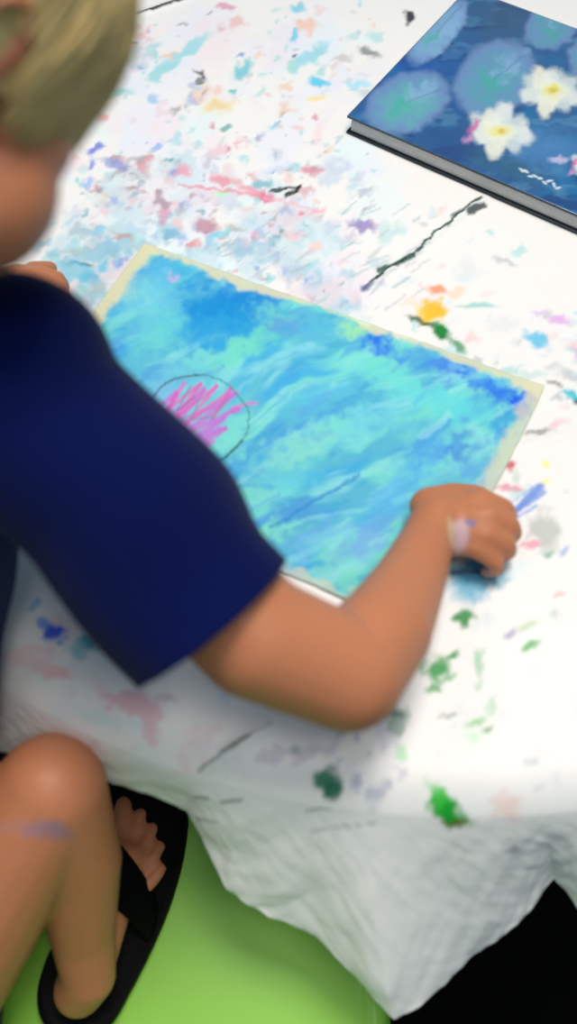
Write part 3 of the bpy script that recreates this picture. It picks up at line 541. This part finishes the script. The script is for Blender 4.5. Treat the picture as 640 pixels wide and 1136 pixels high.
# head
def hd(p):                   # x right, y front, z up
    x, y, z = p
    if z < 0: s = 1-.20*(-z)**1.5; x *= s*(1-.10*(-z)); y = y*(1-.06*(-z))+.04*(-z)
    if y > .3 and abs(z) < .9: y = y-.03
    return Vector((x, y, z))
ell(V, Fc, HC+u_*.022-f_*.006, (r_, f_, u_), (.072, .088, .088), 40, 28, hd)
def hp_(x, y, z): return HC+r_*x+f_*y+u_*z
ell(V, Fc, hp_(0, .020, -.066), (r_, f_, u_), (.066, .068, .064))          # jaw and cheeks
ell(V, Fc, hp_(.042, .046, -.046), (r_, f_, u_), (.037, .037, .042)); ell(V, Fc, hp_(-.042, .046, -.046), (r_, f_, u_), (.037, .037, .042))
ell(V, Fc, hp_(.034, .044, -.012), (r_, f_, u_), (.036, .036, .040)); ell(V, Fc, hp_(-.034, .044, -.012), (r_, f_, u_), (.036, .036, .040))
ell(V, Fc, hp_(0, .070, -.080), (r_, f_, u_), (.018, .014, .012))          # chin
cap(V, Fc, hp_(0, .078, .002), hp_(0, .094, -.026), .007, .0095)           # nose
for sx in (-1, 1): ell(V, Fc, hp_(sx*.008, .088, -.029), (r_, f_, u_), (.006, .006, .005))
ell(V, Fc, hp_(0, .082, -.048), (r_, f_, u_), (.018, .006, .0045)); ell(V, Fc, hp_(0, .080, -.057), (r_, f_, u_), (.015, .006, .005))   # lips
for sx in (-1, 1):                                                          # ears: rim, lobe
    for k in range(9):
        q = math.radians(-60+k*30); q2 = math.radians(-60+(k+1)*30)
        if k < 8: cap(V, Fc, hp_(sx*(.078+.006*math.sin(q)), -.012-.012*math.cos(q)*1.0+.0, .002+.022*math.sin(q)), hp_(sx*(.078+.006*math.sin(q2)), -.012-.012*math.cos(q2), .002+.022*math.sin(q2)), .0038, .0038, 10)
    ell(V, Fc, hp_(sx*.074, -.006, -.002), (r_, f_, u_), (.005, .010, .018)); ell(V, Fc, hp_(sx*.075, .000, -.022), (r_, f_, u_), (.005, .006, .007))
body = remeshed('body', mesh('raw', V, Fc), .0032, 5, .5)
co = np.zeros(len(body.vertices)*3, np.float32); body.vertices.foreach_get('co', co); co = co.reshape(-1, 3)
C = Paint(*proj(co[:, 0], co[:, 1], co[:, 2]), (192, 122, 84))
def smear(p, rad, col, a):   # paint smeared on the skin, in 3D
    d = np.linalg.norm((co-np.array(p))/np.array(rad), axis=1)+(fbm(co[:, 0]*120, co[:, 1]*120, 3)-.5)*.7; C.over(a*(1-sm(.5, 1.1, d)), col)
smear(P(512, 592, .793), (.009, .016, .02), (206, 176, 186), .75); smear(P(500, 590, .797), (.004, .014, .02), (206, 190, 150), .6); smear(P(522, 578, .797), (.006, .004, .012), (96, 120, 180), .8)
smear(P(60, 925, .70), (.020, .010, .05), (120, 110, 140), .7); smear(P(35, 925, .70), (.03, .008, .05), (170, 130, 140), .4)
smear(P(538, 634, .755), (.012, .008, .010), (110, 140, 160), .5)
rd = np.linalg.norm(co-np.array(EAR), axis=1); C.over(.45*(1-sm(.012, .03, rd)), (226, 120, 100))
C.put(body)
keep(link('body', body, M['skin']), child)
for sx in (-1, 1):
    V = []; Fc = []; ell(V, Fc, hp_(sx*.030, .066, .004), (r_, f_, u_), (.013, .012, .012), 20, 14)
    ey_ = keep(link('eye', mesh('eye', V, Fc), M['eye']), child)
    V = []; Fc = []
    for k in range(9):
        t = (k-4)/4; a = hp_(sx*(.030+.012*t), .078-.004*t*t, .006); b = a+f_*.008+u_*-.003+r_*(sx*.004*t); cap(V, Fc, a, b, .0008, .0003, 5)
    keep(link('eyelashes', mesh('eyelashes', V, Fc), M['lash']), child)

# shirt: remeshed volume, opened at the cuffs, then given thickness
V = []; Fc = []
chain(V, Fc, [(pelvis+Vector((0, 0, .0)), .122), (belly, .112), (chest, .118), (neckb+Vector((-.008, -.015, -.03)), .066)])
chain(V, Fc, [(shR, .066), (chest+Vector((0, .03, .02)), .09), (shL, .062)])
hemC = P(226, 680, .892); axis = (hemC-shR).normalized()
chain(V, Fc, [(shR+Vector((-.01, -.005, -.01)), .066), (P(122, 540, .935), .066), (P(205, 652, .90), .063), (hemC+axis*.07, .061)])
elL = Vector((-.45, .50, .86)); chain(V, Fc, [(shL, .062), (elL, .06), (elL+(elL-shL).normalized()*.05, .058)])
sh = remeshed('shirt', mesh('raw2', V, Fc), .0045, 14, .5)
bm = bmesh.new(); bm.from_mesh(sh)
axL = (elL-shL).normalized()
hn = (axis+Vector((.0, .0, 0))).normalized()
def cut(pt, nrm, near):
    bmesh.ops.bisect_plane(bm, geom=[g_ for g_ in bm.verts[:]+bm.edges[:]+bm.faces[:]], plane_co=pt, plane_no=nrm, clear_outer=False)
    kill = [f for f in bm.faces if (f.calc_center_median()-pt).dot(nrm) > 0 and (f.calc_center_median()-pt).length < near]
    bmesh.ops.delete(bm, geom=kill, context='FACES')
cut(hemC+hn*.006, hn, .16); cut(elL, axL, .12)
cut(neckb+Vector((-.008, -.015, -.03))+(HC-neckb).normalized()*.038, (HC-neckb).normalized(), .075)
bmesh.ops.delete(bm, geom=[v for v in bm.verts if not v.link_faces], context='VERTS')
bm.normal_update()
for v_ in bm.verts:          # soft folds running round the sleeve and down the back
    p = v_.co; s1 = (p-shR).dot(axis)
    fold = math.sin(s1*70+p.z*34+2*math.sin(p.x*20))*.0022+math.sin(p.y*42+p.z*30+p.x*15)*.002
    hemf = max(0, min(1, (s1-.12)/.14)) if (p-hemC).length < .2 else 0
    v_.co = p+v_.normal*(fold*(1+hemf*.6))+Vector((0, -.010, -.014))*hemf*max(0, min(1, (hemC.z-p.z)/.05+.3))
bm.to_mesh(sh); bm.free()
shirt = keep(link('shirt', sh, M['shirt']), child); so = shirt.modifiers.new('cloth', 'SOLIDIFY'); so.thickness = .003; so.offset = 1
# shorts
V = []; Fc = []
for hp2, kn in ((hipR, knee), (hipL, kneeL)): chain(V, Fc, [(pelvis+Vector((0, 0, -.01)), .118), (hp2, .094), (hp2.lerp(kn, .04), .084)])
keep(link('shorts', remeshed('shorts', mesh('raw3', V, Fc), .006, 8), M['shorts']), child)

# hair: a cap and many separate locks falling from the crown
crown = hp_(.0, -.035, .098)
V = []; Fc = []
def hairpt(th, ph, k=1.0):   # th from the crown down, ph round the head (0 = front)
    d = Vector((math.sin(th)*math.sin(ph), math.sin(th)*math.cos(ph), math.cos(th)))
    return HC+u_*.022-f_*.006+r_*d.x*.083*k+f_*d.y*.102*k+u_*d.z*.102*k
def thmax(ph):
    f = (math.cos(ph)+1)/2; s = abs(math.sin(ph))
    return math.radians(125-40*f**2.0-4*s+14*(1-f)**3)
nph, nth = 96, 30
for i in range(nth):
    for j in range(nph):
        ph = 2*math.pi*j/nph; th = thmax(ph)*i/(nth-1); side = abs(math.sin(ph))**6*(1 if th > 1.35 else 0)
        V.append(hairpt(th, ph, 1.0+.02*math.sin(ph*37+th*3)*min(1, th)-.03*side))
for i in range(nth-1):
    for j in range(nph): Fc.append((i*nph+j, (i+1)*nph+j, (i+1)*nph+(j+1) % nph, i*nph+(j+1) % nph))
for k in range(2600):
    ph = random.uniform(0, 2*math.pi); t0 = random.uniform(0, .62); tm = thmax(ph)+random.uniform(-.14, .13); lift = random.uniform(1.0, 1.065); dph = random.uniform(-.16, .16)
    es = abs(((ph+math.pi) % (2*math.pi))-math.pi)
    if 1.35 < es < 2.0: tm = min(tm, math.radians(random.uniform(78, 92)))
    pts = []; m = 8
    for i in range(m):
        s = i/(m-1); th = tm*(t0+(1-t0)*s); pts.append(hairpt(th, ph+dph*s, 1.0+(lift-1)*math.sin(math.pi*min(1, s+.15))*1.0+.012))
    if tm*1 > 1.2: pts[-1] = pts[-1]-u_*.006
    vv_, ff = tube(pts, [.0005]+[.0017]*(m-2)+[.0004], 4, False); s = len(V); V += vv_; Fc += [tuple(q_+s for q_ in f) for f in ff]
keep(link('hair', mesh('hair', V, Fc), M['hair']), child)

# sandals
def sandal(outline, toe_mid, strap_pts, zs):
    pts = [P(a, b, zs) for a, b in outline]; n = len(pts); sm_ = []
    for i in range(n):       # smooth closed outline
        p0, p1, p2, p3 = pts[i-1], pts[i], pts[(i+1) % n], pts[(i+2) % n]
        for k in range(6):
            t = k/6; sm_.append(.5*((2*p1)+(p2-p0)*t+(2*p0-5*p1+4*p2-p3)*t*t+(3*p1-p0-3*p2+p3)*t**3))
    c = sum(sm_, Vector())/len(sm_); V = []; Fc = []; m = len(sm_)
    lv = [(.985, SEAT+.0005), (1.0, SEAT+.004), (1.0, FS-.004), (.975, FS), (.93, FS-.001), (.5, FS-.002), (.02, FS-.002)]
    for k, z in lv:
        for p in sm_: q = c+(p-c)*k; V.append((q.x, q.y, z))
    for i in range(len(lv)-1):
        for j in range(m): Fc.append((i*m+j, i*m+(j+1) % m, (i+1)*m+(j+1) % m, (i+1)*m+j))
    Fc.append(tuple(reversed(range(m)))); Fc.append(tuple((len(lv)-1)*m+j for j in range(m)))
    s = keep(link('sandal', mesh('sandal', V, Fc), M['rubber']), child)
    V = []; Fc = []; w_ = 15
    for rail in strap_pts:
        a, h, b = rail
        for i in range(w_):
            t = i/(w_-1); V.append(a*(1-t)**2+h*2*t*(1-t)+b*t*t)
    R = len(strap_pts)
    for i in range(R-1):
        for j in range(w_-1): Fc.append((i*w_+j, i*w_+j+1, (i+1)*w_+j+1, (i+1)*w_+j))
    o = link('strap', mesh('strap', V, Fc), M['strap']); o.parent = s; so = o.modifiers.new('t', 'SOLIDIFY'); so.thickness = .004; so.offset = 1
    sb = o.modifiers.new('s', 'SUBSURF'); sb.levels = sb.render_levels = 1
    return s
def sp_(l, h, r, up): return (P(*l, FS-.004), P(*h, FS+up), P(*r, FS-.004))
sandal([(112, 905), (116, 880), (128, 868), (160, 870), (196, 882), (207, 900), (203, 945), (190, 995), (170, 1045), (145, 1095), (118, 1140), (85, 1152), (50, 1140), (40, 1105), (52, 1060), (80, 1010), (98, 950)], None,
       [sp_((98, 925), (128, 905), (176, 994), .085), sp_((100, 950), (130, 930), (178, 1012), .098), sp_((96, 980), (128, 955), (176, 1030), .108), sp_((92, 1005), (122, 985), (168, 1050), .115)], FS)
dx = -150
sandal([(a+dx, b) for a, b in [(112, 905), (116, 880), (128, 868), (160, 870), (190, 885), (198, 910), (190, 960), (170, 1010), (150, 1060), (140, 1095), (118, 1130), (85, 1142), (60, 1130), (50, 1105), (62, 1060), (80, 1010), (98, 950)]], None,
       [sp_((98+dx, 935), (130+dx, 915), (180+dx, 970), .05), sp_((92+dx, 960), (130+dx, 945), (176+dx, 1000), .06), sp_((88+dx, 985), (124+dx, 975), (166+dx, 1025), .068)], FS)
